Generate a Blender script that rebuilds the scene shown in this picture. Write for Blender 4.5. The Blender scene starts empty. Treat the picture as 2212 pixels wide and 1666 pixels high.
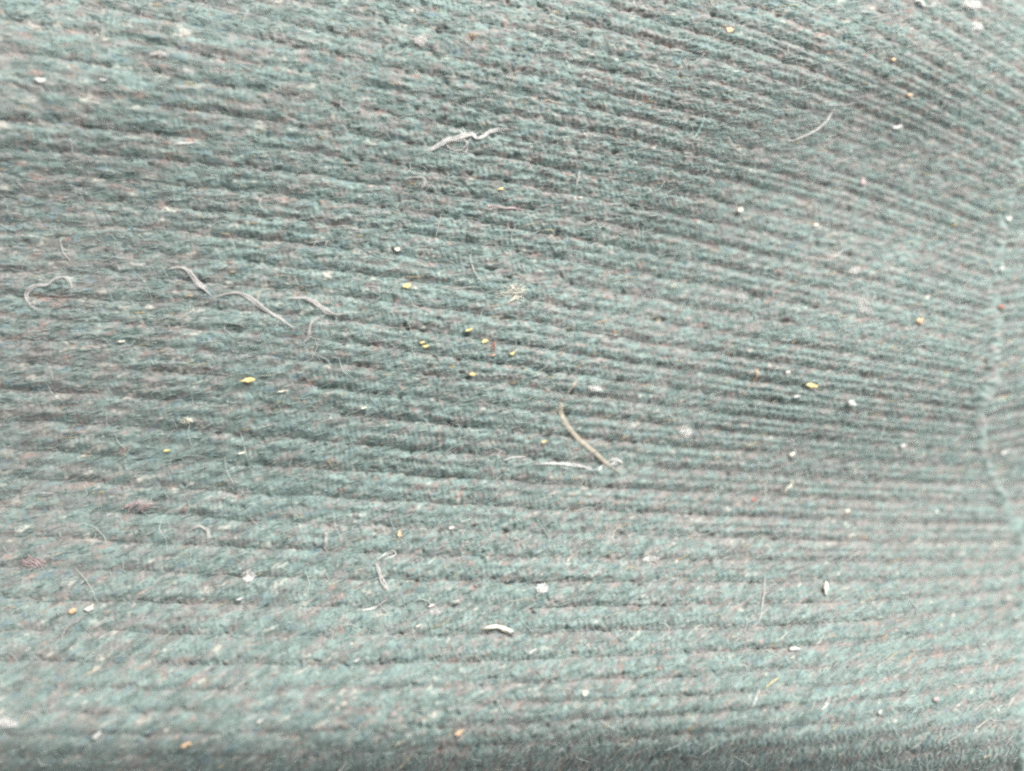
import bpy, math
import numpy as np

# ---------------------------------------------------------------- camera, light, exposure
# Chart units: 2212 x 1666 cover the framed cloth; U metres per chart unit (frame is about 9 cm wide)
W, H = 2212.0, 1666.0
U = 0.09 / W
LENS, SENSOR = 35.0, 36.0
TANH = SENSOR / 2 / LENS
DIST = (W / 2 * U) / TANH
TILT_X, TILT_Y = math.radians(8.0), math.radians(-2.0)   # the phone is not held quite square to the cloth

scene = bpy.context.scene
cam_d = bpy.data.cameras.new('camera')
cam_d.lens = LENS; cam_d.sensor_width = SENSOR
cam_d.clip_start = 0.002; cam_d.clip_end = 10.0
cam_d.dof.use_dof = True
cam_d.dof.aperture_fstop = 6.2
cam = bpy.data.objects.new('camera', cam_d)
scene.collection.objects.link(cam)
from mathutils import Euler, Vector
ROT = Euler((TILT_X, TILT_Y, 0.0), 'XYZ').to_matrix()
CAM = ROT @ Vector((0, 0, DIST))
cam.rotation_euler = (TILT_X, TILT_Y, 0.0)
cam.location = CAM
cam_d.dof.focus_distance = DIST - 0.0006
scene.camera = cam

world = bpy.data.worlds.new('World')
scene.world = world
world.use_nodes = True
bg = world.node_tree.nodes['Background']
bg.inputs['Color'].default_value = (0.98, 0.99, 1.0, 1)
bg.inputs['Strength'].default_value = 0.40

ld = bpy.data.lights.new('window_light', 'AREA')
ld.shape = 'RECTANGLE'; ld.size = 0.30; ld.size_y = 0.20
ld.energy = 4.15
ld.color = (1.0, 0.975, 0.94)
lo = bpy.data.objects.new('window_light', ld)
scene.collection.objects.link(lo)
lo.location = (0.17, 0.23, 0.29)
lo.rotation_euler = (Vector((0, 0, 0)) - lo.location).to_track_quat('-Z', 'Y').to_euler()

scene.view_settings.view_transform = 'Standard'
scene.view_settings.look = 'None'
scene.view_settings.exposure = 0.0
scene.view_settings.gamma = 1.0
scene.view_settings.use_curve_mapping = False
scene.render.engine = 'CYCLES'
scene.cycles.use_denoising = False
scene.cycles.max_bounces = 6
scene.cycles.filter_width = 2.6

C = scene.collection
rng = np.random.default_rng(7)
RM = np.array(ROT); CP = np.array(CAM)


def to_world(X, Y, Z):
    """chart position X (right), Y (down) on the cloth plane, Z chart units above it -> metres"""
    X = np.asarray(X, float); Y = np.asarray(Y, float); Z = np.asarray(Z, float)
    d = np.stack([(X - W / 2) / (W / 2) * TANH, -(Y - H / 2) / (W / 2) * TANH, -np.ones_like(X)], -1) @ RM.T
    zm = macro(X, Y)
    t = (zm * U - CP[2]) / d[..., 2]
    p = CP + d * t[..., None]
    p[..., 2] += (Z - zm) * U
    return p


# ---------------------------------------------------------------- noise on the chart
NX0, NY0, NS = -400.0, -350.0, 2.0
NW, NH = 1500, 1200


def filt(angle_deg, along, across, seed):
    r = np.random.default_rng(seed).standard_normal((NH, NW)).astype(np.float32)
    kx = np.fft.rfftfreq(NW, NS) * 2 * np.pi
    ky = np.fft.fftfreq(NH, NS)[:, None] * 2 * np.pi
    a = math.radians(angle_deg)
    # chart Y points down; a positive angle rises to the right
    ku = kx * math.cos(a) - ky * math.sin(a)
    kv = kx * math.sin(a) + ky * math.cos(a)
    f = np.fft.irfft2(np.fft.rfft2(r) * np.exp(-0.5 * ((ku * along) ** 2 + (kv * across) ** 2)), s=(NH, NW))
    return (f / f.std()).astype(np.float32)


def sample(img, X, Y):
    fx = (np.asarray(X) - NX0) / NS; fy = (np.asarray(Y) - NY0) / NS
    x0 = np.floor(fx).astype(int); y0 = np.floor(fy).astype(int)
    ax = fx - x0; ay = fy - y0
    x1 = (x0 + 1) % NW; y1 = (y0 + 1) % NH; x0 = x0 % NW; y0 = y0 % NH
    return (img[y0, x0] * (1 - ax) + img[y0, x1] * ax) * (1 - ay) + (img[y1, x0] * (1 - ax) + img[y1, x1] * ax) * ay


gx = NX0 + np.arange(NW) * NS
gy = NY0 + np.arange(NH) * NS
GX, GY = np.meshgrid(gx, gy)


def lie_angle(X, Y):
    """direction in which the nap has been brushed (degrees, rising to the right)"""
    a = np.interp(Y, [0, 300, 550, 833, 1150, 1400, 1666], [-7, -2, 4, 15, 24, 31, 39])
    return a + np.interp(X, [0, 1100, 1700, 2212], [-4, 0, 5, 10])


LA = np.clip(lie_angle(GX, GY), -9, 44)
ANG = [-9, 4, 17, 30, 44]


def oriented(along, across, seed):
    layers = [filt(a, along, across, seed + k) for k, a in enumerate(ANG)]
    pos = np.interp(LA, ANG, range(len(ANG)))
    out = np.zeros((NH, NW), np.float32); nrm = np.zeros((NH, NW), np.float32)
    for k, l in enumerate(layers):
        w = np.clip(1 - np.abs(pos - k), 0, 1)
        out += l * w; nrm += w * w
    return out / np.sqrt(nrm)


# softness: matted and smeared towards the left and the lower left, crisp in the middle
soft = np.clip(np.interp(GX, [0, 500, 1000, 2212], [1.0, .75, .12, .0]) + np.interp(GY, [0, 250, 1300, 1666], [.45, .0, .0, .3]), 0, 1)


def two_scale(seed, k=1.0):
    fine = oriented(5.2 * k, 2.3 * k, seed)
    wide = oriented(12.5 * k, 4.4 * k, seed + 50)
    o = fine * np.sqrt(1 - soft * .85) + wide * np.sqrt(soft * .85)
    return o


N_micro = two_scale(100)
N_mel = two_scale(300)
N_hue = two_scale(500, 1.25)
N_fleck = two_scale(700, .8)
N_pale = two_scale(900, .75)
N_mod = filt(-6, 60, 24, 1200)
N_wob = filt(0, 26, 26, 1300)
N_big = filt(0, 240, 160, 1400)
N_pit = oriented(4.2, 2.7, 1500)
N_wob2 = filt(0, 9, 7, 1600)

# ---------------------------------------------------------------- broad relief of the cloth
_gy = np.arange(-1500, 3200, 5.0)
_sl = np.interp(_gy, [-1500, -60, 80, 240, 400, 540, 680, 800, 900, 1000, 1120, 1280, 1400, 1470, 1530, 1575, 1610, 1650, 1700, 1800, 1950, 3200],
                [.0, .20, .12, -.26, -.36, -.20, -.12, -.32, -.44, -.32, .04, .22, .36, .44, .22, -.10, -.55, -1.1, -1.8, -1.8, -.05, 0])
_z = np.cumsum(_sl) * 5.0
_z -= np.interp(833, _gy, _z)


def macro(X, Y):
    X = np.asarray(X, float); Y = np.asarray(Y, float)
    # the fold line at the bottom sinks a little to the right
    z = np.interp(Y + np.interp(X, [-300, 500, 1250, 1600, 2300], [-4, 0, 22, 20, -10]), _gy, _z)
    # soft diagonal valley towards the upper right
    px, py = 1560.0, 345.0
    ux, uy = math.cos(math.radians(-38)), math.sin(math.radians(-38))
    a = (X - px) * ux + (Y - py) * uy
    b = -(X - px) * uy + (Y - py) * ux
    wa = np.exp(-np.clip(np.abs(a) - 200, 0, None) ** 2 / (2 * 230.0 ** 2))
    z = z - 95 * wa / (1 + np.exp(-b / 62.0)) * np.exp(-(np.clip(b - 60, 0, None) / 380.0) ** 2)
    # the right side falls gently away past the seam
    z = z - .00019 * np.clip(np.minimum(X, 2400) - 1450, 0, None) ** 2
    z = z + 9 * sample(N_big, X, Y)
    return z


# ---------------------------------------------------------------- ribs: slope field of the furrows
SX = np.array([-1000, -300, 0, 500, 1106, 1500, 1800, 2000, 2400, 3400.])
SY = np.array([-900, 100, 350, 600, 830, 1000, 1200, 1400, 1600, 2600.])
SA = np.array([
    [6, 7, 8, 12, 13, 17, 22, 30, 34, 30],
    [6, 7, 8, 12, 13, 17, 22, 30, 34, 30],
    [1, 1, 2, 6, 10, 12, 17, 24, 27, 24],
    [1, 1, 1, 5, 10, 11, 13, 16, 18, 14],
    [2, 2, 3, 5, 8, 8, 8, 9, 8, 6],
    [3, 3, 3, 4, 4, 4, 4, 3, 3, 2],
    [2, 2, 2, 3, 1, 1, 1, 0, -1, -1],
    [1, 1, 1, 1, -2, -2.5, -4.5, -9, -8, -5],
    [0, 0, 0, -1, -3, -4, -6, -7, -7, -4],
    [0, 0, 0, -1, -3, -4, -6, -7, -7, -4.]])


def slope(X, Y):
    ix = np.clip(np.searchsorted(SX, X) - 1, 0, len(SX) - 2); iy = np.clip(np.searchsorted(SY, Y) - 1, 0, len(SY) - 2)
    a = np.clip((X - SX[ix]) / (SX[ix + 1] - SX[ix]), 0, 1); b = np.clip((Y - SY[iy]) / (SY[iy + 1] - SY[iy]), 0, 1)
    s = (SA[iy, ix] * (1 - a) + SA[iy, ix + 1] * a) * (1 - b) + (SA[iy + 1, ix] * (1 - a) + SA[iy + 1, ix + 1] * a) * b
    return np.tan(np.radians(s))


# seam that closes the panel on the right (chart points)
SEAM = np.array([(2470, -400), (2400, -150), (2330, 60), (2262, 210), (2212, 320), (2191, 380), (2171, 450), (2158, 540), (2151, 600), (2143, 665),
                 (2145, 740), (2134, 820), (2116, 873), (2118, 953), (2136, 1008), (2156, 1058), (2181, 1103), (2199, 1153),
                 (2207, 1200), (2212, 1300), (2206, 1420), (2200, 1540), (2206, 1700), (2230, 2000), (2260, 2700.)])


def seam_x(Y):
    return np.interp(Y, SEAM[:, 1], SEAM[:, 0])


def smooth_poly(pts, n):
    pts = np.asarray(pts, float)
    P = np.vstack([2 * pts[0] - pts[1], pts, 2 * pts[-1] - pts[-2]])
    seg = len(pts) - 1
    u = np.linspace(0, seg, n); k = np.minimum(u.astype(int), seg - 1); t = (u - k)[:, None]
    p0, p1, p2, p3 = P[k], P[k + 1], P[k + 2], P[k + 3]
    return .5 * (2 * p1 + (p2 - p0) * t + (2 * p0 - 5 * p1 + 4 * p2 - p3) * t ** 2 + (3 * p1 - p0 - 3 * p2 + p3) * t ** 3)


# ---------------------------------------------------------------- materials (procedural)
def new_mat(name):
    m = bpy.data.materials.new(name); m.use_nodes = True
    nt = m.node_tree; nt.nodes.clear()
    return m, nt


def node(nt, t, **kw):
    n = nt.nodes.new(t)
    for k, v in kw.items():
        setattr(n, k, v)
    return n


def attr(nt, name):
    n = node(nt, 'ShaderNodeAttribute'); n.attribute_name = name
    return n.outputs['Fac']


def ramp(nt, fac, stops):
    n = node(nt, 'ShaderNodeValToRGB')
    e = n.color_ramp.elements
    while len(e) < len(stops):
        e.new(.5)
    for q, (p, c) in zip(e, stops):
        q.position = p; q.color = c if len(c) == 4 else (*c, 1)
    nt.links.new(fac, n.inputs['Fac'])
    return n.outputs['Color']


def mixc(nt, fac, a, b, blend='MIX'):
    n = node(nt, 'ShaderNodeMix', data_type='RGBA', blend_type=blend)
    for s, v in ((n.inputs[0], fac), (n.inputs[6], a), (n.inputs[7], b)):
        if hasattr(v, 'is_output'):
            nt.links.new(v, s)
        else:
            s.default_value = v if not isinstance(v, tuple) else (*v, 1)
    return n.outputs[2]


def knit_material():
    m, nt = new_mat('melange_knit')
    out = node(nt, 'ShaderNodeOutputMaterial')
    b = node(nt, 'ShaderNodeBsdfPrincipled')
    hue = attr(nt, 'yarn_hue')
    base = ramp(nt, hue, [(.10, (.254, .239, .227)), (.36, (.243, .245, .233)), (.60, (.226, .264, .248)), (.90, (.208, .280, .261))])
    val = ramp(nt, attr(nt, 'yarn_value'), [(.05, (.68, .68, .68)), (.36, (.92, .92, .92)), (.62, (1.04, 1.04, 1.04)), (.96, (1.28, 1.28, 1.28))])
    col = mixc(nt, 1.0, base, val, 'MULTIPLY')
    fl = attr(nt, 'fleck')
    red = ramp(nt, fl, [(.86, (0, 0, 0)), (.98, (.6, .6, .6))])
    col = mixc(nt, red, col, (.36, .24, .21))
    drk = ramp(nt, fl, [(.03, (.7, .7, .7)), (.16, (0, 0, 0))])
    col = mixc(nt, drk, col, (.085, .115, .11))
    pl = attr(nt, 'pale')
    pale = ramp(nt, pl, [(.88, (0, 0, 0)), (.99, (.6, .6, .6))])
    col = mixc(nt, pale, col, (.62, .60, .53))
    blue = ramp(nt, pl, [(.03, (.45, .45, .45)), (.14, (0, 0, 0))])
    col = mixc(nt, blue, col, (.15, .25, .30))
    # fine yarn grain
    tc = node(nt, 'ShaderNodeTexCoord')
    nz = node(nt, 'ShaderNodeTexNoise'); nz.inputs['Scale'].default_value = 5200; nz.inputs['Detail'].default_value = 3
    nt.links.new(tc.outputs['Object'], nz.inputs['Vector'])
    g = ramp(nt, nz.outputs['Fac'], [(.3, (.80, .80, .80)), (.7, (1.18, 1.18, 1.18))])
    col = mixc(nt, 1.0, col, g, 'MULTIPLY')
    nt.links.new(col, b.inputs['Base Color'])
    b.inputs['Roughness'].default_value = .95
    b.inputs['Specular IOR Level'].default_value = .08
    b.inputs['Sheen Weight'].default_value = .35
    b.inputs['Sheen Roughness'].default_value = .6
    b.inputs['Sheen Tint'].default_value = (.90, .96, .93, 1)
    bp = node(nt, 'ShaderNodeBump'); bp.inputs['Strength'].default_value = .35; bp.inputs['Distance'].default_value = .00008
    nt.links.new(nz.outputs['Fac'], bp.inputs['Height'])
    nt.links.new(bp.outputs['Normal'], b.inputs['Normal'])
    nt.links.new(b.outputs[0], out.inputs[0])
    return m


def fibre_material(name, stops, rough=.55, see=.0, spec=.3):
    """loose fibres, lint and crumbs: tone varies by the point attribute 'tone' and by grain"""
    m, nt = new_mat(name)
    out = node(nt, 'ShaderNodeOutputMaterial')
    b = node(nt, 'ShaderNodeBsdfPrincipled')
    col = ramp(nt, attr(nt, 'tone'), stops)
    tc = node(nt, 'ShaderNodeTexCoord')
    nz = node(nt, 'ShaderNodeTexNoise'); nz.inputs['Scale'].default_value = 3000; nz.inputs['Detail'].default_value = 2
    nt.links.new(tc.outputs['Object'], nz.inputs['Vector'])
    g = ramp(nt, nz.outputs['Fac'], [(.3, (.84, .84, .84)), (.7, (1.12, 1.12, 1.12))])
    nt.links.new(mixc(nt, 1.0, col, g, 'MULTIPLY'), b.inputs['Base Color'])
    b.inputs['Roughness'].default_value = rough
    b.inputs['Specular IOR Level'].default_value = spec
    if see > 0:
        tr = node(nt, 'ShaderNodeBsdfTransparent'); mx = node(nt, 'ShaderNodeMixShader')
        mx.inputs[0].default_value = see
        nt.links.new(b.outputs[0], mx.inputs[1]); nt.links.new(tr.outputs[0], mx.inputs[2])
        nt.links.new(mx.outputs[0], out.inputs[0])
    else:
        nt.links.new(b.outputs[0], out.inputs[0])
    return m


M_KNIT = knit_material()
M_NAP = fibre_material('nap_fibre', [(0, (.09, .11, .11)), (.22, (.20, .25, .245)), (.45, (.30, .40, .38)), (.68, (.46, .56, .53)),
                                     (.82, (.72, .74, .69)), (.90, (.70, .62, .46)), (1, (.80, .60, .30))])
M_WHITE = fibre_material('white_lint', [(0, (.76, .75, .73)), (1, (.93, .92, .89))], see=.3)
M_SHEER = fibre_material('sheer_lint', [(0, (.68, .66, .64)), (1, (.88, .85, .82))], see=.62)
M_TAN = fibre_material('tan_hair', [(0, (.50, .44, .36)), (1, (.76, .69, .57))], see=.4)
M_YELLOW = fibre_material('yellow_crumb', [(0, (.74, .60, .26)), (1, (.90, .77, .40))], rough=.6)
M_CREAM = fibre_material('cream_flake', [(0, (.80, .76, .62)), (1, (.93, .90, .80))], rough=.6)
M_PEACH = fibre_material('peach_crumb', [(0, (.72, .48, .30)), (1, (.88, .64, .44))], see=.15)
M_PINK = fibre_material('pink_lint', [(0, (.60, .46, .46)), (1, (.80, .68, .68))], see=.4)
M_RED = fibre_material('red_crumb', [(0, (.36, .15, .12)), (1, (.60, .32, .26))], see=.35)
M_TEAL = fibre_material('teal_thread', [(0, (.34, .50, .48)), (1, (.50, .66, .63))], see=.1)


# ---------------------------------------------------------------- mesh building
def mesh_from(name, verts, quads, mats, mat_idx=None, attrs=None, tris=None):
    me = bpy.data.meshes.new(name)
    nq = 0 if quads is None else len(quads)
    nt_ = 0 if tris is None else len(tris)
    me.vertices.add(len(verts)); me.vertices.foreach_set('co', np.asarray(verts, np.float32).ravel())
    loops = []
    if nq: loops.append(np.asarray(quads, np.int32).ravel())
    if nt_: loops.append(np.asarray(tris, np.int32).ravel())
    loops = np.concatenate(loops)
    me.loops.add(len(loops)); me.loops.foreach_set('vertex_index', loops)
    starts = np.concatenate([np.arange(nq) * 4, nq * 4 + np.arange(nt_) * 3]).astype(np.int32)
    me.polygons.add(nq + nt_); me.polygons.foreach_set('loop_start', starts)
    me.polygons.foreach_set('use_smooth', np.ones(nq + nt_, bool))
    for m in mats: me.materials.append(m)
    if mat_idx is not None: me.polygons.foreach_set('material_index', np.asarray(mat_idx, np.int32))
    for k, v in (attrs or {}).items():
        a = me.attributes.new(k, 'FLOAT', 'POINT'); a.data.foreach_set('value', np.asarray(v, np.float32))
    me.update(calc_edges=True)
    return me


def link(name, me, parent=None, label=None, cat=None, group=None):
    o = bpy.data.objects.new(name, me); C.objects.link(o)
    if parent: o.parent = parent
    if label: o['label'] = label
    if cat: o['category'] = cat
    if group: o['group'] = group
    return o


cdf = lambda x: 1 / (1 + np.exp(-1.702 * np.asarray(x)))      # normal value -> 0..1

# height raster that loose things are laid on
HS = 4.0; HX0, HY0 = -400.0, -350.0; HNX, HNY = 760, 610
HT = np.full((HNY, HNX), -1e6, np.float32)


def raster(X, Y, Z):
    ix = ((X - HX0) / HS).astype(int); iy = ((Y - HY0) / HS).astype(int)
    ok = (ix >= 0) & (iy >= 0) & (ix < HNX) & (iy < HNY)
    np.maximum.at(HT, (iy[ok], ix[ok]), Z[ok])


def top(X, Y):
    ix = np.clip(((np.asarray(X) - HX0) / HS).astype(int), 0, HNX - 1); iy = np.clip(((np.asarray(Y) - HY0) / HS).astype(int), 0, HNY - 1)
    return HT[iy, ix]


def rib_height(X, Y, t, pitch, side, row):
    mod = np.clip(1 + .30 * sample(N_mod, X, Y), .4, 1.9)
    reg = np.interp(X, [0, 700, 1100, 1700, 2212], [.54, .66, .80, .95, .92]) * np.interp(Y, [0, 300, 700, 900, 1450, 1560, 1666], [.85, .82, .95, 1.08, 1.0, .65, .45])
    amp = .215 * pitch * mod * reg
    s = np.abs(2 * t - 1)
    k = np.interp(X, [0, 1300, 1900], [1.6, 1.45, 1.0])
    hump = .12 + .88 * (.5 + .5 * np.cos(np.pi * s ** k)) - .16 * s ** 10
    # each rib is two columns of loops with a shallower groove between them, tight and even towards the right
    twin = np.interp(X, [0, 900, 1500, 1800, 2212], [.46, .46, .50, .70, .70]) * np.interp(Y, [0, 300, 1150, 1300, 1500], [.9, 1, 1, .6, .4])
    hump = hump - twin * np.exp(-((t - .5) / .13) ** 2)
    # loops bridge the grooves, so a groove reads as a row of short dark gaps
    rung = np.clip(np.cos(2 * np.pi * (X / 12.5 + row * .29 + .45 * sample(N_wob, X, Y + 40))), -.2, 1)
    hump = hump + .34 * rung * s ** 4 * (1 - s ** 24) + .17 * rung * np.exp(-((t - .5) / .13) ** 2)
    z = macro(X, Y) + amp * (hump - .5)
    crisp = 1 - .75 * sample(soft, X, Y)
    # loops: slanting legs that meet in a chevron along each column, and pinholes between the loops
    c = np.abs(s - .5) * 2
    ph = X / 11.5 + row * .37 + .22 * sample(N_wob, X, Y)
    z = z + 1.15 * crisp * np.cos(2 * np.pi * (ph + .55 * c)) * (1 - s ** 6)
    ph2 = X / 23.0 + row * .41 + .3 * sample(N_wob, X, Y)
    z = z - 2.0 * crisp * np.clip(np.cos(2 * np.pi * (ph2 + .5 * (t > .5))), 0, 1) ** 3 * np.exp(-((s - .62) / .22) ** 2)
    z = z + np.interp(X, [0, 700, 1100, 1900, 2212], [1.05, 1.1, 1.15, .65, .5]) * sample(N_micro, X, Y)
    pit = np.clip(sample(N_pit, X, Y) - .9, 0, 1.4)
    z = z - pit * np.interp(X, [0, 600, 1000, 1900, 2212], [2.2, 3.6, 5.4, 3.4, 2.0]) * (.55 + .75 * s)
    return z, hump


def build_rib(name, f0, f1, xa, xb, parent, row, side):
    """one knitted rib between the furrow curves f0 and f1 (functions of chart X)"""
    ym = float(np.mean(f0(np.array([max(xa, 0), min(xb, 2212)]))))
    near = -170 < float(f1(np.array([300., 1800.])).max()) and float(f0(np.array([300., 1800.])).min()) < 1800
    st = 2.6 if near else 9.0
    xs = [np.arange(-1000, -130, 14.0), np.arange(-130, 2340, st), np.arange(2340, 3300, 14.0)]
    xs = np.concatenate(xs)
    u = np.linspace(0, 1, max(8, int(((xs >= xa) & (xs <= xb)).sum())))
    inside = xs[(xs > xa) & (xs < xb)]
    na = 21 if near else 7
    n = len(inside) + 2
    t = np.linspace(0, 1, na)
    t = .5 - .5 * np.sign(1 - 2 * t) * np.abs(1 - 2 * t) ** .85
    base = np.concatenate([[xa], inside, [xb]])
    X = np.repeat(base[:, None], na, 1).astype(float)
    A = f0(base)[:, None]; B = f1(base)[:, None]
    Y = A + (B - A) * t[None, :]
    if side == 'main':           # the rib runs out under the seam
        lim = seam_x(Y)
        X = np.minimum(X, lim)
    else:
        X = np.maximum(X, seam_x(Y))
    T = np.repeat(t[None, :], n, 0)
    P = np.repeat(np.abs(B - A), na, 1)
    wob = sample(N_wob, X, Y)
    Yw = Y + (1.5 * wob + 1.3 * sample(N_wob2, X, Y)) * np.interp(X, [0, 1200, 1900], [1.0, .9, .4])
    Z, hump = rib_height(X, Yw, T, P, side, row)
    raster(X.ravel(), Yw.ravel(), Z.ravel())
    verts = to_world(X, Yw, Z).reshape(-1, 3)
    i = np.arange(n - 1)[:, None] * na + np.arange(na - 1)[None, :]
    i = i.ravel()
    quads = np.stack([i, i + 1, i + na + 1, i + na], 1)
    # drop the collapsed part beyond the seam
    xf = X.ravel()
    keep = np.ptp(xf[quads], axis=1) > 1e-6
    quads = quads[keep]
    crest = (hump - .5)
    hue = sample(N_hue, X, Yw) * np.interp(X, [0, 900, 2000], [.5, .8, .65]) + crest * np.interp(X, [0, 1200, 1900], [.5, 1.0, 1.9]) + .18 * sample(N_big, X, Yw) + .30
    attrs = {'yarn_hue': cdf(hue).ravel(), 'yarn_value': cdf(sample(N_mel, X, Yw) * np.interp(X, [0, 700, 1300, 2000], [.55, .7, .9, .55])).ravel(),
             'fleck': cdf(sample(N_fleck, X, Yw) * .93).ravel(), 'pale': cdf(sample(N_pale, X, Yw) * .93).ravel(),
             'tone': np.zeros(X.size)}
    return dict(name=name, verts=verts, quads=quads, attrs=attrs, f0=f0, f1=f1, xa=xa, xb=xb, side=side, near=near)


# ---------------------------------------------------------------- the cloth
cloth = bpy.data.objects.new('ribbed_knit_cloth', None)
cloth['label'] = 'dusty teal-grey ribbed knit cloth filling the picture, with furrows running across'
cloth['category'] = 'knit cloth'
C.objects.link(cloth)

XS = np.arange(-1000, 3301, 20.0)
I0 = int(np.argmin(np.abs(XS - 1100)))


def trace(y0, start=I0, sl=slope):
    y = np.empty(len(XS)); y[start] = y0
    for k in range(start + 1, len(XS)):
        y[k] = y[k - 1] + 20 * sl(XS[k - 1], y[k - 1])
    for k in range(start - 1, -1, -1):
        y[k] = y[k + 1] - 20 * sl(XS[k + 1], y[k + 1])
    return y


ribs = []
curves = []
FURROWS = [345, 395, 443, 490, 540, 590, 640, 690, 742, 788, 832, 880, 930, 985, 1040, 1095, 1148, 1203, 1258, 1313, 1370, 1428, 1480, 1524, 1566]
starts = list(np.arange(345 - 21 * 48, 340, 48) + rng.normal(0, 2.5, 21)) + FURROWS + list(np.arange(1610, 2500, 46))
for y in starts:
    curves.append(trace(float(y)))
for k in range(len(curves) - 1):
    c0, c1 = curves[k], curves[k + 1]
    f0 = (lambda x, c=c0: np.interp(x, XS, c)); f1 = (lambda x, c=c1: np.interp(x, XS, c))
    # where this rib meets the seam
    xx = np.arange(1900, 3300, 4.0)
    hit0 = xx[np.argmax(xx >= seam_x(f0(xx)))] if (xx >= seam_x(f0(xx))).any() else 3300
    hit1 = xx[np.argmax(xx >= seam_x(f1(xx)))] if (xx >= seam_x(f1(xx))).any() else 3300
    ribs.append(build_rib('rib', f0, f1, -1000.0, float(max(hit0, hit1)) + 4, cloth, k, 'main'))


# panel beyond the seam: its ribs rise to the right
def slope2(X, Y):
    return math.tan(math.radians(float(np.interp(Y, [200, 600, 900, 1100, 1400, 1700], [6, -3, -11, -14, -6, -4]))))


I1 = int(np.argmin(np.abs(XS - 2180)))
y = -500.0; side_curves = []
while y < 2500:
    side_curves.append(trace(y, I1, slope2))
    y += 39 + rng.normal() * 2.5
for k in range(len(side_curves) - 1):
    c0, c1 = side_curves[k], side_curves[k + 1]
    f0 = (lambda x, c=c0: np.interp(x, XS, c)); f1 = (lambda x, c=c1: np.interp(x, XS, c))
    xx = np.arange(2080, 2600, 4.0)
    a0 = xx[np.argmax(xx >= seam_x(f0(xx)))]; a1 = xx[np.argmax(xx >= seam_x(f1(xx)))]
    ribs.append(build_rib('side_rib', f0, f1, float(min(a0, a1)) - 6, 3300.0, cloth, k + 200, 'side'))

HT[HT < -1e5] = 0


# ---------------------------------------------------------------- tubes for fibres, hairs and lint
def fibre_batch(X, Y, Zl, half, tone, seg_close=True):
    """many 3-sided fibres: X, Y, Zl are (n, m) chart centre lines, half (n, m) radii"""
    n, m = X.shape
    dx = np.gradient(X, axis=1); dy = np.gradient(Y, axis=1)
    L = np.hypot(dx, dy) + 1e-9
    nx, ny = -dy / L, dx / L
    off = [(-1.0, -.35), (1.0, -.35), (0.0, .75)]
    V = np.stack([to_world(X + nx * half * a, Y + ny * half * a, Zl + half * b) for a, b in off], 2)   # n,m,3,3
    verts = V.reshape(-1, 3)
    base = (np.arange(n)[:, None, None] * m + np.arange(m - 1)[None, :, None]) * 3
    k = np.arange(3)[None, None, :]; k2 = (k + 1) % 3
    q = np.stack([base + k, base + k2, base + k2 + 3, base + k + 3], -1).reshape(-1, 4)
    return verts, q, np.repeat(tone, m * 3)


def nap_for(r):
    """short loose fibres that stand off one rib, brushed along the nap"""
    if not r['near']:
        return None
    lo = max(r['xa'], -100); hi = min(r['xb'], 2310)
    if r['side'] == 'side': lo = r['xa'] + 6
    n = int(max(0, (hi - lo)) * .55)
    if n < 4: return None
    x = rng.uniform(lo, hi, n); t = rng.uniform(.02, .98, n)
    yy = r['f0'](x) * (1 - t) + r['f1'](x) * t
    ok = (yy > -90) & (yy < 1760)
    ok &= (x < seam_x(yy)) if r['side'] == 'main' else (x > seam_x(yy))
    x, yy = x[ok], yy[ok]; n = len(x)
    if n < 2: return None
    ang = np.radians(lie_angle(x, yy) + rng.normal(0, 9, n))
    wild = rng.random(n) < .05
    ang = np.where(wild, rng.uniform(-1.5, 1.5, n), ang)
    ln = np.clip(rng.gamma(3.0, 5.5, n), 6, 60)
    stray = rng.random(n) < .016                       # longer pale strays lying any way
    ln = np.where(stray, rng.uniform(35, 95, n), ln); ang = np.where(stray, rng.uniform(-1.5, 1.5, n), ang)
    s = np.linspace(-.5, .5, 4)[None, :]
    bend = (rng.normal(0, .35, n) + stray * rng.normal(0, 1.0, n))[:, None]
    a = ang[:, None] + bend * s
    X = x[:, None] + ln[:, None] * s * np.cos(a); Y = yy[:, None] - ln[:, None] * s * np.sin(a)
    Zl = top(X, Y) + rng.uniform(.2, 2.2, n)[:, None]
    Zl = .5 * Zl + .5 * Zl.mean(1, keepdims=True)
    rad = np.clip(rng.normal(.62, .2, n), .3, 1.2)[:, None] * np.array([.5, 1, 1, .4])[None, :]
    tone = np.clip(.1 + rng.beta(2.4, 2.4, n) * .76 + (rng.random(n) < .07) * .25, 0, 1)
    tone = np.where(stray, rng.uniform(.62, .84, n), tone)
    return fibre_batch(X, Y, Zl, rad, tone)


for r in ribs:
    fb = nap_for(r)
    verts, quads, attrs = r['verts'], r['quads'], r['attrs']
    idx = np.zeros(len(quads), np.int32)
    if fb is not None:
        fv, fq, ft = fb
        off = len(verts)
        verts = np.vstack([verts, fv]); quads = np.vstack([quads, fq + off])
        idx = np.concatenate([idx, np.ones(len(fq), np.int32)])
        attrs = {k: np.concatenate([v, ft if k == 'tone' else np.full(len(fv), .5)]) for k, v in attrs.items()}
    link(r['name'], mesh_from(r['name'], verts, quads, [M_KNIT, M_NAP], idx, attrs), cloth)

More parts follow.
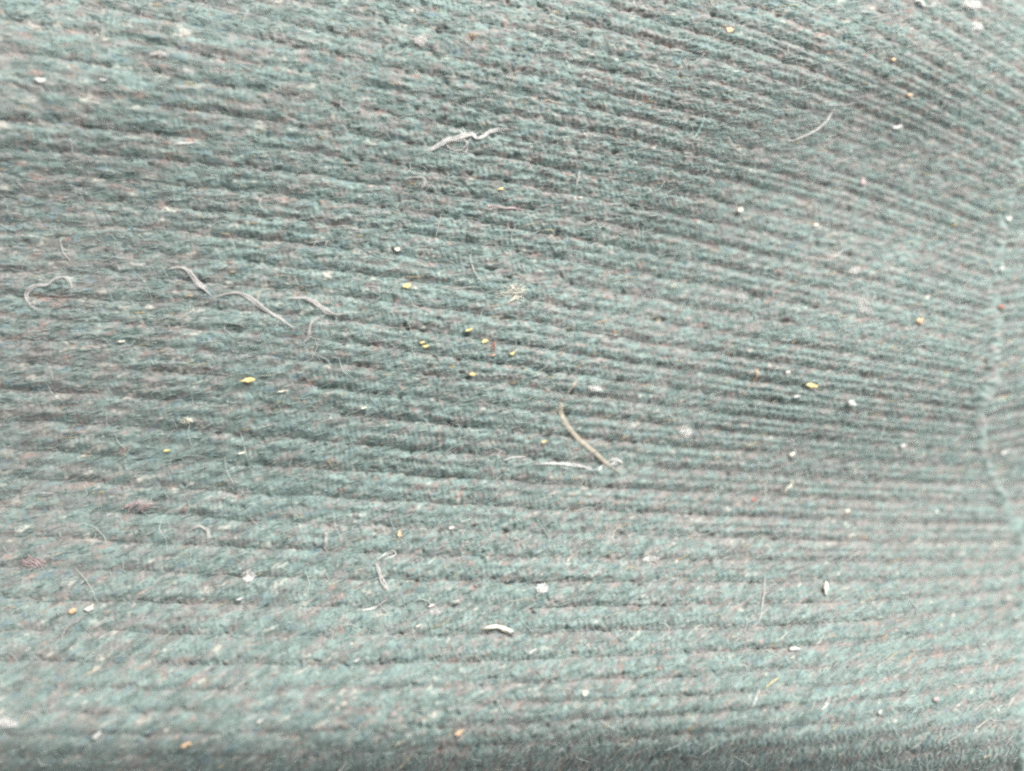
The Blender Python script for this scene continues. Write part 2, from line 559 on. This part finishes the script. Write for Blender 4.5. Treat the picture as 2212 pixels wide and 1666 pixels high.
# seam: a soft raised cord along the joint
sp = smooth_poly(SEAM, 1500)
sx, sy = sp[:, 0], sp[:, 1]
dx, dy = np.gradient(sx), np.gradient(sy); L = np.hypot(dx, dy); nx, ny = -dy / L, dx / L
al = np.cumsum(L)
a = np.linspace(-1, 1, 11)
wd = 17 + 2.5 * sample(N_wob, sx, sy)
X = sx[:, None] + nx[:, None] * a * wd[:, None]; Y = sy[:, None] + ny[:, None] * a * wd[:, None]
hz = 2.0 + 1.3 * sample(N_wob, sx + 300, sy)
base = macro(sx, sy)
Z = base[:, None] - 8 + (hz + 10)[:, None] * np.sqrt(np.clip(1 - a ** 2, 0, 1)) ** 1.6 + 2.2 * sample(N_micro, X, Y) - 3 * np.clip(sample(N_pit, X, Y) - .9, 0, 1.4)
na = len(a)
i = (np.arange(len(sx) - 1)[:, None] * na + np.arange(na - 1)[None, :]).ravel()
raster(X.ravel(), Y.ravel(), Z.ravel())
attrs = {'yarn_hue': cdf(sample(N_hue, X, Y) * .7 + .5).ravel(), 'yarn_value': cdf(sample(N_mel, X, Y) * .8 + .7).ravel(),
         'fleck': cdf(sample(N_fleck, X, Y) * .5).ravel(), 'pale': cdf(sample(N_pale, X, Y) * .6).ravel(), 'tone': np.zeros(X.size)}
so = link('seam', mesh_from('seam', to_world(X, Y, Z).reshape(-1, 3), np.stack([i, i + 1, i + na + 1, i + na], 1), [M_KNIT], None, attrs), cloth)
so['label'] = 'pale teal raised seam down the right side'

# ---------------------------------------------------------------- loose things on the cloth
def tube(pts, width, thick=None, n=None, lift=2.0, sides=8, taper=.25, wav=0.6, ends=(None, None)):
    """one strand lying on the cloth; width is its full width in chart units; returns verts, quads"""
    pts = np.asarray(pts, float)
    length = np.hypot(*np.diff(pts, axis=0).T).sum()
    n = n or int(max(8, length / 3))
    c = smooth_poly(pts, n) if len(pts) > 2 else np.linspace(pts[0], pts[1], n)
    X, Y = c[:, 0], c[:, 1]
    dx, dy = np.gradient(X), np.gradient(Y); L = np.hypot(dx, dy) + 1e-9
    nx, ny = -dy / L, dx / L
    s = np.linspace(0, 1, n)
    X = X + nx * wav * np.interp(np.arange(n), np.arange(0, n + 6, 6), rng.normal(0, 1, len(np.arange(0, n + 6, 6))))
    Y = Y + ny * wav * np.interp(np.arange(n), np.arange(0, n + 6, 6), rng.normal(0, 1, len(np.arange(0, n + 6, 6))))
    if np.ndim(width) == 0:
        w = width * (taper + (1 - taper) * np.clip(np.sin(np.pi * s) * 2.2, 0, 1))
    else:
        w = np.interp(s, np.linspace(0, 1, len(width)), width)
    w = w * (1 + .14 * rng.normal(0, 1, n).cumsum() / math.sqrt(n))
    th = w * .5 if thick is None else np.minimum(w, thick)
    Zc = top(X, Y).astype(float)
    k = np.ones(7) / 7
    Zc = np.convolve(np.pad(Zc, 3, 'edge'), k, 'valid') + lift
    V = []
    for j in range(sides):
        a = 2 * np.pi * j / sides
        V.append(to_world(X + nx * w / 2 * math.cos(a), Y + ny * w / 2 * math.cos(a), Zc + th / 2 * math.sin(a)))
    V = np.stack(V, 1).reshape(-1, 3)
    b = np.arange(n - 1)[:, None] * sides; j = np.arange(sides)[None, :]
    q = np.stack([b + j, b + (j + 1) % sides, b + (j + 1) % sides + sides, b + j + sides], -1).reshape(-1, 4)
    cap = np.array([[0, j + 1, j] for j in range(1, sides - 1)] + [[(n - 1) * sides, (n - 1) * sides + j, (n - 1) * sides + j + 1] for j in range(1, sides - 1)])
    return V, q, cap


def join(parts):
    vs, qs, ts, o = [], [], [], 0
    for v, q, t in parts:
        vs.append(v); qs.append(q + o); ts.append(t + o); o += len(v)
    return np.vstack(vs), np.vstack(qs), np.vstack(ts)


def tone_of(n):
    return np.clip(.5 + .25 * rng.normal(0, 1, n), 0, 1)


def strand(name, cat, label, mat, strands, group=None, **kw):
    """strands: list of (points, width) that hang together as one piece of lint or one hair"""
    parts = []
    for p, w in strands:
        wm = float(np.max(w))
        if wm < 3.2 or mat in (M_TAN, M_YELLOW):
            parts.append(tube(p, w, **kw)); continue
        p = np.asarray(p, float)
        c = smooth_poly(p, 40) if len(p) > 2 else np.linspace(p[0], p[1], 40)
        d = np.gradient(c, axis=0); L = np.hypot(d[:, 0], d[:, 1])[:, None] + 1e-9
        nrm = np.stack([-d[:, 1], d[:, 0]], 1) / L
        ws = np.interp(np.linspace(0, 1, 40), np.linspace(0, 1, np.size(w)), np.atleast_1d(w)) if np.ndim(w) else np.full(40, w)
        k = int(3 + wm * .9)
        for q_ in range(k):
            ph, fr, am = rng.uniform(0, 6.28), rng.uniform(.8, 2.6), rng.uniform(.25, .55)
            off = am * ws * np.sin(ph + fr * 2 * np.pi * np.linspace(0, 1, 40)) + rng.uniform(-.12, .12) * ws
            a0 = int(rng.uniform(0, 6)); a1 = int(rng.uniform(34, 41))
            cc = (c + nrm * off[:, None])[a0:a1]
            if rng.random() < .35:                        # a loose end springs away
                cc[-6:] += nrm[a1 - 1] * (np.linspace(0, 1, 6) ** 2 * rng.normal(0, 7))[:, None]
            parts.append(tube(cc[::2], rng.uniform(.6, 1.3) + .07 * wm, n=34, lift=1.5 + rng.random() * 3, sides=6, wav=.25))
    v, q, t = join(parts)
    return link(name, mesh_from(name, v, q, [mat], None, {'tone': tone_of(len(v))}, t), None, label, cat, group)


def flake(name, cat, label, mat, cx, cy, lx, ly, ang=0, outline=None, thick=2.2, lift=1.2, group=None, curl=.16):
    """a small crumb or flake: irregular outline, domed top, real thickness"""
    n = 14
    if outline is None:
        a = np.linspace(0, 2 * np.pi, n, endpoint=False)
        e = rng.uniform(.6, 1.15)                     # squarish to oval
        ox = np.sign(np.cos(a)) * np.abs(np.cos(a)) ** e; oy = np.sign(np.sin(a)) * np.abs(np.sin(a)) ** e
        jit = (1 + rng.normal(0, .22, n)) * rng.uniform(.78, .95)
        ox, oy = ox * jit, oy * jit
    else:
        o = np.asarray(outline, float); ox, oy = o[:, 0], o[:, 1]; n = len(o)
    r = math.radians(ang)
    rings = [(.80, 0.0), (1.0, .22), (1.0, .70), (.82, 1.0), (.42, 1.12)]
    gxx, gyy = np.meshgrid(np.linspace(-.42, .42, 5), np.linspace(-.42, .42, 4))
    tops = top(cx + gxx * lx * math.cos(r) + gyy * ly * math.sin(r), cy - gxx * lx * math.sin(r) + gyy * ly * math.cos(r))
    zc = float(np.percentile(tops, 85)) + lift - .5
    V = []
    for sc, h in rings:
        px = ox * sc * lx / 2; py = oy * sc * ly / 2
        X = cx + px * math.cos(r) + py * math.sin(r); Y = cy - px * math.sin(r) + py * math.cos(r)
        V.append(to_world(X, Y, zc + h * thick + curl * lx * ((px / (lx / 2)) ** 2 - .3)))
    V.append(to_world(np.array([cx]), np.array([cy]), np.array([zc + 1.15 * thick - .3 * curl * lx])))
    V.append(to_world(np.array([cx]), np.array([cy]), np.array([zc - .3 * curl * lx])))
    verts = np.vstack(V)
    q = []
    for k in range(len(rings) - 1):
        for j in range(n):
            q.append([k * n + j, k * n + (j + 1) % n, (k + 1) * n + (j + 1) % n, (k + 1) * n + j])
    b = (len(rings) - 1) * n; ci = len(rings) * n
    t = [[b + j, b + (j + 1) % n, ci] for j in range(n)] + [[(j + 1) % n, j, ci + 1] for j in range(n)]
    return link(name, mesh_from(name, verts, np.array(q), [mat], None, {'tone': tone_of(len(verts))}, np.array(t)), None, label, cat, group)


def fluff(name, cat, label, mat, cx, cy, rx, ry, n=26, ang=None, width=1.5, curly=1.0, group=None):
    n = int(n * 1.7); width = width * .72
    """a little tuft of tangled fibres"""
    parts = []
    for k in range(n):
        a0 = rng.uniform(0, 2 * np.pi); rr = math.sqrt(rng.random()) * .75
        px, py = cx + math.cos(a0) * rr * rx, cy + math.sin(a0) * rr * ry
        d = math.radians(rng.normal(float(lie_angle(cx, cy)) if ang is None else ang, 28 * curly))
        ln = rng.uniform(.5, 1.15) * max(rx, ry) * .9
        bend = rng.normal(0, .9 * curly)
        pts = []
        for s in np.linspace(-.5, .5, 5):
            pts.append((px + ln * s * math.cos(d + bend * s), py - ln * s * math.sin(d + bend * s)))
        parts.append(tube(pts, width * rng.uniform(.6, 1.3), n=9, lift=1.5 + rng.random() * 4, sides=5, wav=.3))
    v, q, t = join(parts)
    return link(name, mesh_from(name, v, q, [mat], None, {'tone': tone_of(len(v))}, t), None, label, cat, group)


# --- threads and hairs
strand('frayed_lint_thread', 'lint', 'long frayed pinkish-white lint thread lying across the upper middle', M_WHITE, [
    ([(909, 333), (933, 324), (953, 312), (967, 304), (991, 299), (1019, 290), (1029, 299), (1043, 297), (1056, 287), (1080, 281), (1104, 281)],
     [2, 7, 9, 10, 8, 9, 6, 9, 7, 5, 2.5]),
    ([(957, 318), (966, 300), (985, 306), (1012, 297)], 3), ([(1000, 300), (1010, 312), (1005, 330), (994, 333)], 3.2),
    ([(997, 272), (1003, 285), (1012, 295)], 2), ([(962, 310), (975, 322), (1000, 322), (1018, 300)], 2)], thick=3)
strand('curved_hair', 'hair', 'pale curved hair tapering to a point in the shaded hollow at upper right', M_WHITE, [
    ([(1695, 305), (1714, 304), (1745, 292), (1772, 276), (1786, 261), (1794, 248), (1800, 237)], [.8, 2.4, 3.0, 3.2, 4, 5, 2])], thick=2.4)
strand('fine_hair', 'hair', 'faint short hair just above the curved pale hair at upper right', M_SHEER, [
    ([(1776, 228), (1806, 228), (1830, 226), (1851, 222)], 2.4)])
strand('looped_lint_fibre', 'lint', 'sheer looped lint fibre near the left edge', M_SHEER, [
    ([(93, 673), (69, 661), (58, 641), (65, 627), (82, 618), (103, 618), (117, 606), (137, 599), (150, 603), (155, 617), (158, 641)],
     [4, 9, 10, 10, 6, 4, 6, 6, 8, 9, 5])], thick=3)
strand('wavy_lint_strand', 'lint', 'long wavy sheer lint strand right of the looped fibre on the left', M_SHEER, [
    ([(364, 583), (392, 579), (412, 590), (429, 613), (446, 627), (461, 644)], [2, 3, 9, 10, 7, 3]),
    ([(461, 644), (490, 636), (520, 634), (545, 648), (577, 672), (611, 692), (645, 716)], [3, 3, 4, 9, 5, 6, 2])], thick=3)
strand('forked_lint_strand', 'lint', 'forked sheer lint strand with a drooping tail left of centre', M_SHEER, [
    ([(614, 646), (640, 645), (662, 646), (686, 658), (704, 672), (728, 680), (759, 677)], [2, 3, 4, 10, 10, 4, 2]),
    ([(704, 681), (676, 696), (668, 715), (664, 732), (652, 747)], [2, 3, 6, 8, 2])], thick=3)
strand('tan_hair', 'hair', 'long tan hair curving down right of centre', M_TAN, [
    ([(1211, 871), (1211, 891), (1221, 915), (1238, 936), (1262, 960), (1286, 980), (1307, 998), (1324, 1011), (1340, 1024)],
     [9, 11, 11, 11, 11, 10, 8, 4, 1.5])], thick=3.4, wav=.2)
strand('short_brown_hair', 'hair', 'short brownish hair just above the top of the long tan hair', M_TAN, [
    ([(1247, 819), (1240, 829), (1235, 838), (1226, 852)], [2, 6, 6, 2])], thick=2.5)
strand('white_thread', 'thread', 'white kinked thread crossing the lower part of the long tan hair', M_WHITE, [
    ([(1153, 1003), (1190, 1002), (1225, 1003), (1262, 1010), (1292, 1019)], [2, 5, 6, 6, 5]),
    ([(1288, 1019), (1302, 1006), (1318, 996), (1338, 992)], [4, 5, 6, 3]), ([(1306, 1002), (1322, 1004), (1335, 996), (1347, 1001)], [3, 5, 5, 3])], thick=2.6, lift=5)
strand('white_fibre', 'lint', 'thin white fibre left of the white kinked thread', M_WHITE, [([(1087, 996), (1108, 989), (1135, 986)], 2.6)])
strand('coiled_lint', 'lint', 'small coiled white lint loop at lower centre left', M_WHITE, [
    ([(823, 1203), (836, 1193), (850, 1190), (855, 1197), (842, 1205), (828, 1209)], 2.6), ([(815, 1209), (834, 1197), (852, 1194)], 1.6)])
strand('sheer_lint_strip', 'lint', 'sheer strip of lint hanging below the small white coil', M_SHEER, [
    ([(813, 1214), (820, 1241), (833, 1269), (840, 1281)], [5, 8, 9, 5])], thick=2.5)
strand('hooked_white_fibre', 'lint', 'hooked white fibre below the sheer lint strip at lower centre left', M_WHITE, [
    ([(838, 1294), (822, 1305), (806, 1314), (790, 1318), (774, 1317)], [1.6, 3.4, 4.5, 4.5, 2])], thick=2.6)
strand('pale_fibre', 'lint', 'short upright sheer fibre at lower left of centre', M_SHEER, [([(704, 1148), (706, 1163), (702, 1188)], [5, 8, 3])], thick=2.5)
strand('pale_fibre', 'lint', 'pale crooked fibre left of the frayed lint thread, below it', M_SHEER, [([(871, 388), (895, 385), (914, 387), (918, 398), (905, 413)], [2, 2.5, 4, 7, 3])], thick=2.5)
strand('pink_fibre', 'lint', 'faint pink fibre at the upper centre', M_PINK, [([(1046, 444), (1063, 447), (1090, 451), (1112, 450), (1142, 457)], [4, 5, 2.5, 4, 2])])
strand('teal_thread_end', 'thread', 'pale teal loose thread end standing at the upper centre right', M_SHEER, [([(1254, 366), (1250, 385), (1243, 408)], [4, 5, 3])])
strand('teal_thread_end', 'thread', 'loose teal thread end left of the curved pale hair', M_TEAL, [([(1521, 248), (1516, 268), (1506, 290), (1490, 308)], [3, 5, 6, 2])])
strand('tan_fibre', 'hair', 'thin tan fibre at the top centre right', M_TAN, [([(1168, 221), (1185, 217), (1200, 221), (1222, 224)], 2.6)])
strand('curled_white_lint', 'lint', 'curled white hook of lint at the very top right', M_WHITE, [([(1975, 6), (1984, 3), (1992, 10), (1995, 20)], [2, 5, 7, 4])], thick=3)
strand('upright_fibre', 'lint', 'long faint upright fibre at the lower right', M_SHEER, [([(1652, 1240), (1650, 1270), (1644, 1322), (1634, 1345), (1618, 1363)], [2, 3, 3, 3.4, 1.5])])
strand('upright_fibre', 'lint', 'short upright fibre near the bottom edge at lower right', M_WHITE, [([(1641, 1484), (1634, 1502), (1626, 1520), (1618, 1534)], [2, 3, 4, 1.5])])
strand('golden_fibre', 'hair', 'short golden fibre slanting at the lower right', M_YELLOW, [([(1680, 1464), (1665, 1473), (1652, 1485)], 2.6)])
strand('pink_white_lint', 'lint', 'pinkish-white lint sliver with a curved tail at the lower right', M_WHITE, [([(1787, 1503), (1788, 1514), (1781, 1527), (1768, 1537)], [7, 8, 4, 1.5])], thick=4)
strand('yellow_curl', 'lint', 'small yellowish curl of fibre right of the white kinked thread', M_CREAM, [([(1704, 1037), (1710, 1045), (1701, 1054), (1692, 1066)], [4, 4, 3, 2])])
strand('tan_curl', 'lint', 'tan curled fibre left of the yellow flake at right centre', M_PEACH, [([(1640, 797), (1632, 806), (1634, 814), (1625, 825)], [3, 5, 4, 3])])
strand('slanting_fibre', 'lint', 'thin slanting fibre at the right, under the curly wisp ball', M_SHEER, [([(1828, 1214), (1840, 1203), (1858, 1190)], 2.6)])
strand('slanting_fibre', 'lint', 'thin pale slanting fibre above the curly wisp ball at right', M_WHITE, [([(1800, 560), (1812, 548), (1829, 536)], 2.2)])
strand('bottom_fibre', 'lint', 'white fibre at the bottom edge, left of the middle', M_WHITE, [([(730, 1668), (740, 1658), (752, 1645)], [3, 5, 3])])
strand('amber_fibre', 'hair', 'faint amber fibre near the bottom edge right of the middle', M_TAN, [([(1312, 1648), (1335, 1622), (1362, 1600), (1372, 1588)], 2.6)])
strand('pale_curl', 'lint', 'faint pale curl of fibre at the lower left', M_SHEER, [([(405, 1148), (430, 1138), (450, 1146), (452, 1162), (436, 1170)], [3, 5, 7, 7, 3])], thick=2.4)
strand('thin_white_fibre', 'lint', 'thin white fibre on the left, far above the looped lint', M_WHITE, [([(375, 312), (400, 312), (425, 308)], 2.6)])

# --- flakes and crumbs
flake('cream_sliver', 'flake', 'curved cream sliver with a blunt right end at bottom centre', M_CREAM, 1074, 1358, 70, 30, 0,
      outline=[(-1, .1), (-.6, -.45), (-.1, -.62), (.4, -.42), (1, .22), (.78, .75), (.45, .35), (.05, -.02), (-.45, -.05)], thick=2.4, lift=4, curl=.05)
flake('yellow_leaf_flake', 'flake', 'bright yellow leaf-shaped flake in a dark furrow on the left', M_YELLOW, 536, 822, 36, 13, 2,
      outline=[(-1, .45), (-.45, -.15), (-.35, -.6), (.3, -1), (.7, -.55), (1, -.1), (.6, .6), (.05, .95), (-.35, .5)], thick=3, lift=4)
flake('yellow_flake', 'flake', 'pale yellow pointed flake at right centre', M_YELLOW, 1751, 834, 27, 12, -6,
      outline=[(-1, .1), (-.6, -.7), (.1, -.85), (1, -.1), (.75, .8), (.35, .55), (0, .9), (-.5, .35)], thick=3, lift=3)
flake('cream_chip', 'flake', 'oval cream chip above the yellow crumbs near the centre', M_CREAM, 859, 540, 17, 9, 4)
flake('yellow_crumb', 'crumb', 'square pale yellow crumb left of centre, topmost of the yellow ones', M_YELLOW, 880, 619, 16, 11, 2)
flake('yellow_crumb', 'crumb', 'small bright yellow crumb at upper centre below the frayed lint thread', M_YELLOW, 1082, 410, 14, 6, 5)
GY_ = 'yellow crumbs scattered at the centre'
flake('yellow_crumb', 'crumb', 'long thin yellow crumb, uppermost in the central cluster', M_YELLOW, 1013, 715, 18, 5, 18, group=GY_)
flake('yellow_crumb', 'crumb', 'upper of the two thin yellow crumbs lying close together', M_YELLOW, 912, 741, 14, 5, 14, group=GY_)
flake('yellow_crumb', 'crumb', 'lower of the two thin yellow crumbs lying close together', M_YELLOW, 920, 749, 15, 6, 14, group=GY_)
flake('yellow_crumb', 'crumb', 'oblong yellow crumb in the middle of the central cluster', M_YELLOW, 1048, 737, 15, 8, 10, group=GY_)
flake('yellow_crumb', 'crumb', 'oblong yellow crumb, rightmost of the central cluster', M_YELLOW, 1106, 765, 15, 8, 12, group=GY_)
flake('yellow_crumb', 'crumb', 'oblong yellow crumb, lowest of the central cluster', M_YELLOW, 1021, 810, 15, 8, 10, group=GY_)
flake('orange_crumb', 'crumb', 'thin orange crumb between the two oblong yellow crumbs', M_PEACH, 1066, 768, 13, 4, 18)
flake('yellow_speck', 'crumb', 'thin pale yellow speck left of centre in a dark furrow', M_CREAM, 788, 882, 15, 5, 10)
flake('yellow_speck', 'crumb', 'thin orange-yellow speck left of the tan hair', M_YELLOW, 1175, 955, 12, 4, 18)
flake('yellow_speck', 'crumb', 'thin orange speck left, above the small white dash', M_YELLOW, 361, 974, 17, 5, 8)
flake('white_chip', 'flake', 'small white dash-shaped chip at left, level with the tan hair', M_CREAM, 523, 979, 17, 5, 14)
flake('cream_speck', 'crumb', 'slim cream speck under the yellow leaf flake', M_CREAM, 611, 846, 24, 5, 10)
flake('cream_speck', 'crumb', 'small cream speck under the looped lint at left', M_CREAM, 262, 738, 20, 5, 5)
flake('cream_speck', 'crumb', 'small cream speck at lower centre, right of the small peach crumb', M_CREAM, 976, 1140, 15, 6, 12)
flake('white_chip', 'flake', 'white squarish chip at the upper left', M_WHITE, 91, 175, 24, 12, -3)
flake('white_chip', 'flake', 'small white dash at upper left, right of the squarish chip', M_WHITE, 226, 174, 18, 6, -1)
flake('white_chip', 'flake', 'white four-cornered chip near the bottom centre', M_CREAM, 1263, 1497, 15, 14, 25, thick=4)
flake('white_chip', 'flake', 'white slanting chip left of the cream sliver', M_WHITE, 933, 1308, 18, 6, 24)
flake('yellow_speck', 'crumb', 'thin yellowish speck under the slanting white chip', M_CREAM, 905, 1351, 15, 4, 30)
flake('white_chip', 'flake', 'thin white dash below the cream sliver', M_WHITE, 1151, 1406, 24, 6, 32)
flake('white_chip', 'flake', 'small white dash at bottom left of the cream sliver', M_WHITE, 772, 1426, 16, 5, 33)
flake('white_chip', 'flake', 'small white dash at the left, below the white lint blob', M_WHITE, 520, 1293, 18, 6, 22)
flake('white_chip', 'flake', 'white slanting dash near the bottom, left of middle', M_WHITE, 563, 1557, 20, 7, 32)
flake('peach_crumb', 'crumb', 'peach crumb at lower left, left one of a pair', M_PEACH, 161, 1319, 24, 14, 15, thick=5)
flake('peach_crumb', 'crumb', 'pale peach crumb at lower left, right one of a pair', M_CREAM, 197, 1313, 26, 10, 26, thick=4)
flake('peach_crumb', 'crumb', 'peach slanting crumb near the bottom left', M_PEACH, 405, 1607, 24, 9, 22, thick=4)
flake('yellow_crumb', 'crumb', 'yellowish crumb near the bottom edge at centre', M_PEACH, 993, 1582, 18, 9, 25, thick=4)
flake('peach_crumb', 'crumb', 'small peach crumb above the small white coil', M_PEACH, 864, 1154, 9, 14, 10)
flake('orange_crumb', 'crumb', 'orange-tan crumb near the seam at right', M_PEACH, 1985, 694, 13, 16, -15, thick=5)
flake('red_crumb', 'crumb', 'red crumb sitting on the seam at right', M_RED, 2160, 664, 18, 10, -10, thick=5)
flake('red_crumb', 'crumb', 'tiny red crumb at right, below the white kinked thread', M_RED, 1628, 1079, 13, 10, 20)
flake('orange_crumb', 'crumb', 'orange crumb at the top right of the picture', M_PEACH, 1577, 67, 18, 11, 5)
flake('orange_crumb', 'crumb', 'small orange crumb at the top right, near the steep ribs', M_PEACH, 1929, 130, 10, 8, 8)
flake('orange_crumb', 'crumb', 'small peach crumb in the steep ribs, under the orange one', M_PEACH, 1964, 207, 10, 6, 10)
flake('white_bead', 'lint', 'round white lint bead at right, above the shaded furrow', M_WHITE, 1837, 871, 18, 15, -20, thick=8)
flake('white_bead', 'lint', 'small white oval chip left of the round white bead', M_WHITE, 1720, 857, 15, 8, 12, thick=4)
flake('white_bead', 'lint', 'small round white dot above the yellow flake at right', M_WHITE, 1700, 805, 12, 9, 25, thick=5)
flake('white_bead', 'lint', 'round cream lint bead below the curved pale hair', M_CREAM, 1597, 456, 15, 14, 45, thick=7)
flake('pink_bead', 'lint', 'small round pinkish bead near the bottom right corner', M_PINK, 2019, 1509, 15, 13, 0, thick=6)
flake('white_chip', 'lint', 'white lint blob low at the right, above the pinkish sliver', M_WHITE, 1714, 1401, 20, 12, 5, thick=6)
flake('white_chip', 'lint', 'tiny white chip at bottom right, left of the pinkish bead', M_WHITE, 1899, 1538, 9, 9, 40, thick=4)
flake('cream_flake', 'flake', 'upright pointed cream flake at the lower right', M_CREAM, 1781, 1270, 14, 34, 14,
      outline=[(.25, -1), (.7, -.55), (.75, 0), (.2, .45), (-.15, 1), (-.6, .75), (-.45, .2), (-.75, -.1), (-.2, -.5)], thick=4, lift=3)
flake('white_chip', 'lint', 'white slanting chip right of the seam', M_WHITE, 2170, 977, 26, 6, 25)
flake('white_chip', 'lint', 'small white chip on the fine ribs, above the furrows at right', M_WHITE, 1950, 963, 14, 7, 20)
flake('white_chip', 'lint', 'tiny white chip on the fine ribs at right, lower one near seam', M_CREAM, 2022, 1106, 10, 6, 15)
flake('white_chip', 'lint', 'tiny white chip at right, left of the fine ribs', M_CREAM, 1830, 1104, 11, 7, 15)
flake('white_bead', 'lint', 'white speck on the upper part of the seam', M_WHITE, 2177, 475, 13, 10, 20, thick=5)
flake('white_bead', 'lint', 'white speck on the seam above the red crumb', M_WHITE, 2163, 582, 14, 9, 30, thick=5)
flake('pink_bead', 'lint', 'pale pink upright speck where the steep ribs begin', M_PINK, 1863, 393, 10, 22, 8, thick=4)
flake('yellow_bead', 'crumb', 'yellowish bead at right in the shaded furrows', M_CREAM, 1710, 982, 13, 9, 10, thick=5)
flake('pink_bead', 'lint', 'pinkish-white lint bead at the bottom left', M_WHITE, 210, 1588, 24, 14, 30, thick=7)
flake('pink_bead', 'lint', 'pink speck near the bottom edge, left of middle', M_PINK, 851, 1543, 18, 10, 25, thick=4)
flake('cream_speck', 'crumb', 'tiny white chip at upper centre, right of the pink fibre', M_CREAM, 1255, 428, 10, 4, 5)
flake('white_chip', 'flake', 'white slanting chip on the steep ribs at upper right', M_WHITE, 1938, 275, 22, 7, 14)
flake('cream_speck', 'crumb', 'tiny pale chip between the curved hair and the seam', M_CREAM, 1763, 486, 11, 5, 12)

# --- tufts of fluff
fluff('white_fluff', 'lint', 'white fluffy lint tuft right of the tan hair', M_WHITE, 1480, 933, 15, 17, 40, 30)
fluff('white_fluff', 'lint', 'small white fluff tuft above the tan hair', M_WHITE, 1283, 840, 17, 8, 26, 5)
fluff('curly_wisps', 'lint', 'ball of curly beige wisps at right centre', M_SHEER, 1866, 660, 24, 27, 34, None, 1.6, 2.0)
fluff('wispy_lint', 'lint', 'loose wisps of white lint left of the curly ball', M_SHEER, 1604, 640, 24, 20, 14, 20, 1.7, 1.8)
fluff('beige_fluff', 'lint', 'beige fluff ball at the top, left of the middle', M_SHEER, 909, 91, 15, 14, 40, 0, 2.6, 1.2)
fluff('white_fluff', 'lint', 'white fluff patch at the top right corner', M_WHITE, 2098, 12, 26, 12, 40, 8)
fluff('white_fluff', 'lint', 'white fluff tuft below the patch at the top right corner', M_WHITE, 2110, 58, 15, 14, 26, 30)
fluff('white_fluff', 'lint', 'slanting white lint blob at the lower left', M_WHITE, 537, 1245, 17, 13, 46, 48, 2.6, .4)
fluff('white_fluff', 'lint', 'white fluff tuft above the cream sliver', M_WHITE, 1170, 1271, 15, 13, 40, 20, 2.2, 1.1)
fluff('white_fluff', 'lint', 'small white fluff right of the middle at lower centre', M_WHITE, 1404, 1207, 19, 6, 26, 0, 1.8, .7)
fluff('white_fluff', 'lint', 'small pale fluff under the slanting white chip', M_SHEER, 940, 1322, 15, 7, 20, 15, 2.2, .7)
fluff('white_fluff', 'lint', 'white lint wisp above the curly ball at right', M_WHITE, 1844, 587, 13, 6, 20, 12, 1.8, .6)
fluff('yellow_fluff', 'lint', 'pale yellow fluff spot at left, below the yellow leaf flake', M_CREAM, 405, 910, 14, 8, 16, 10, 1.8, .8)
fluff('yellow_fluff', 'lint', 'yellowish dusty fluff spot at the centre above the crumbs', M_CREAM, 1106, 632, 34, 22, 22, 14, 1.3, .9)
fluff('pale_fluff', 'lint', 'pale fluff spot at the upper left', M_SHEER, 345, 121, 20, 8, 30, 0, 2.6, .6)
fluff('pale_fluff', 'lint', 'white fluff spot on the left edge near the bottom', M_WHITE, 17, 1560, 26, 14, 30, 20, 3.0, .6)
fluff('pink_fluff', 'lint', 'faint pink fluff streak at the lower left edge', M_PINK, 75, 1215, 34, 14, 20, -20, 2.2, .7)
fluff('pink_fluff', 'lint', 'small pink lint wisp at left, below the small white dash', M_PINK, 300, 1090, 40, 10, 18, 24, 2.4, .5)
fluff('brown_fluff', 'lint', 'reddish-brown fluff spot inside the central crumb cluster', M_RED, 1067, 750, 7, 13, 12, 75, 1.4, .8)
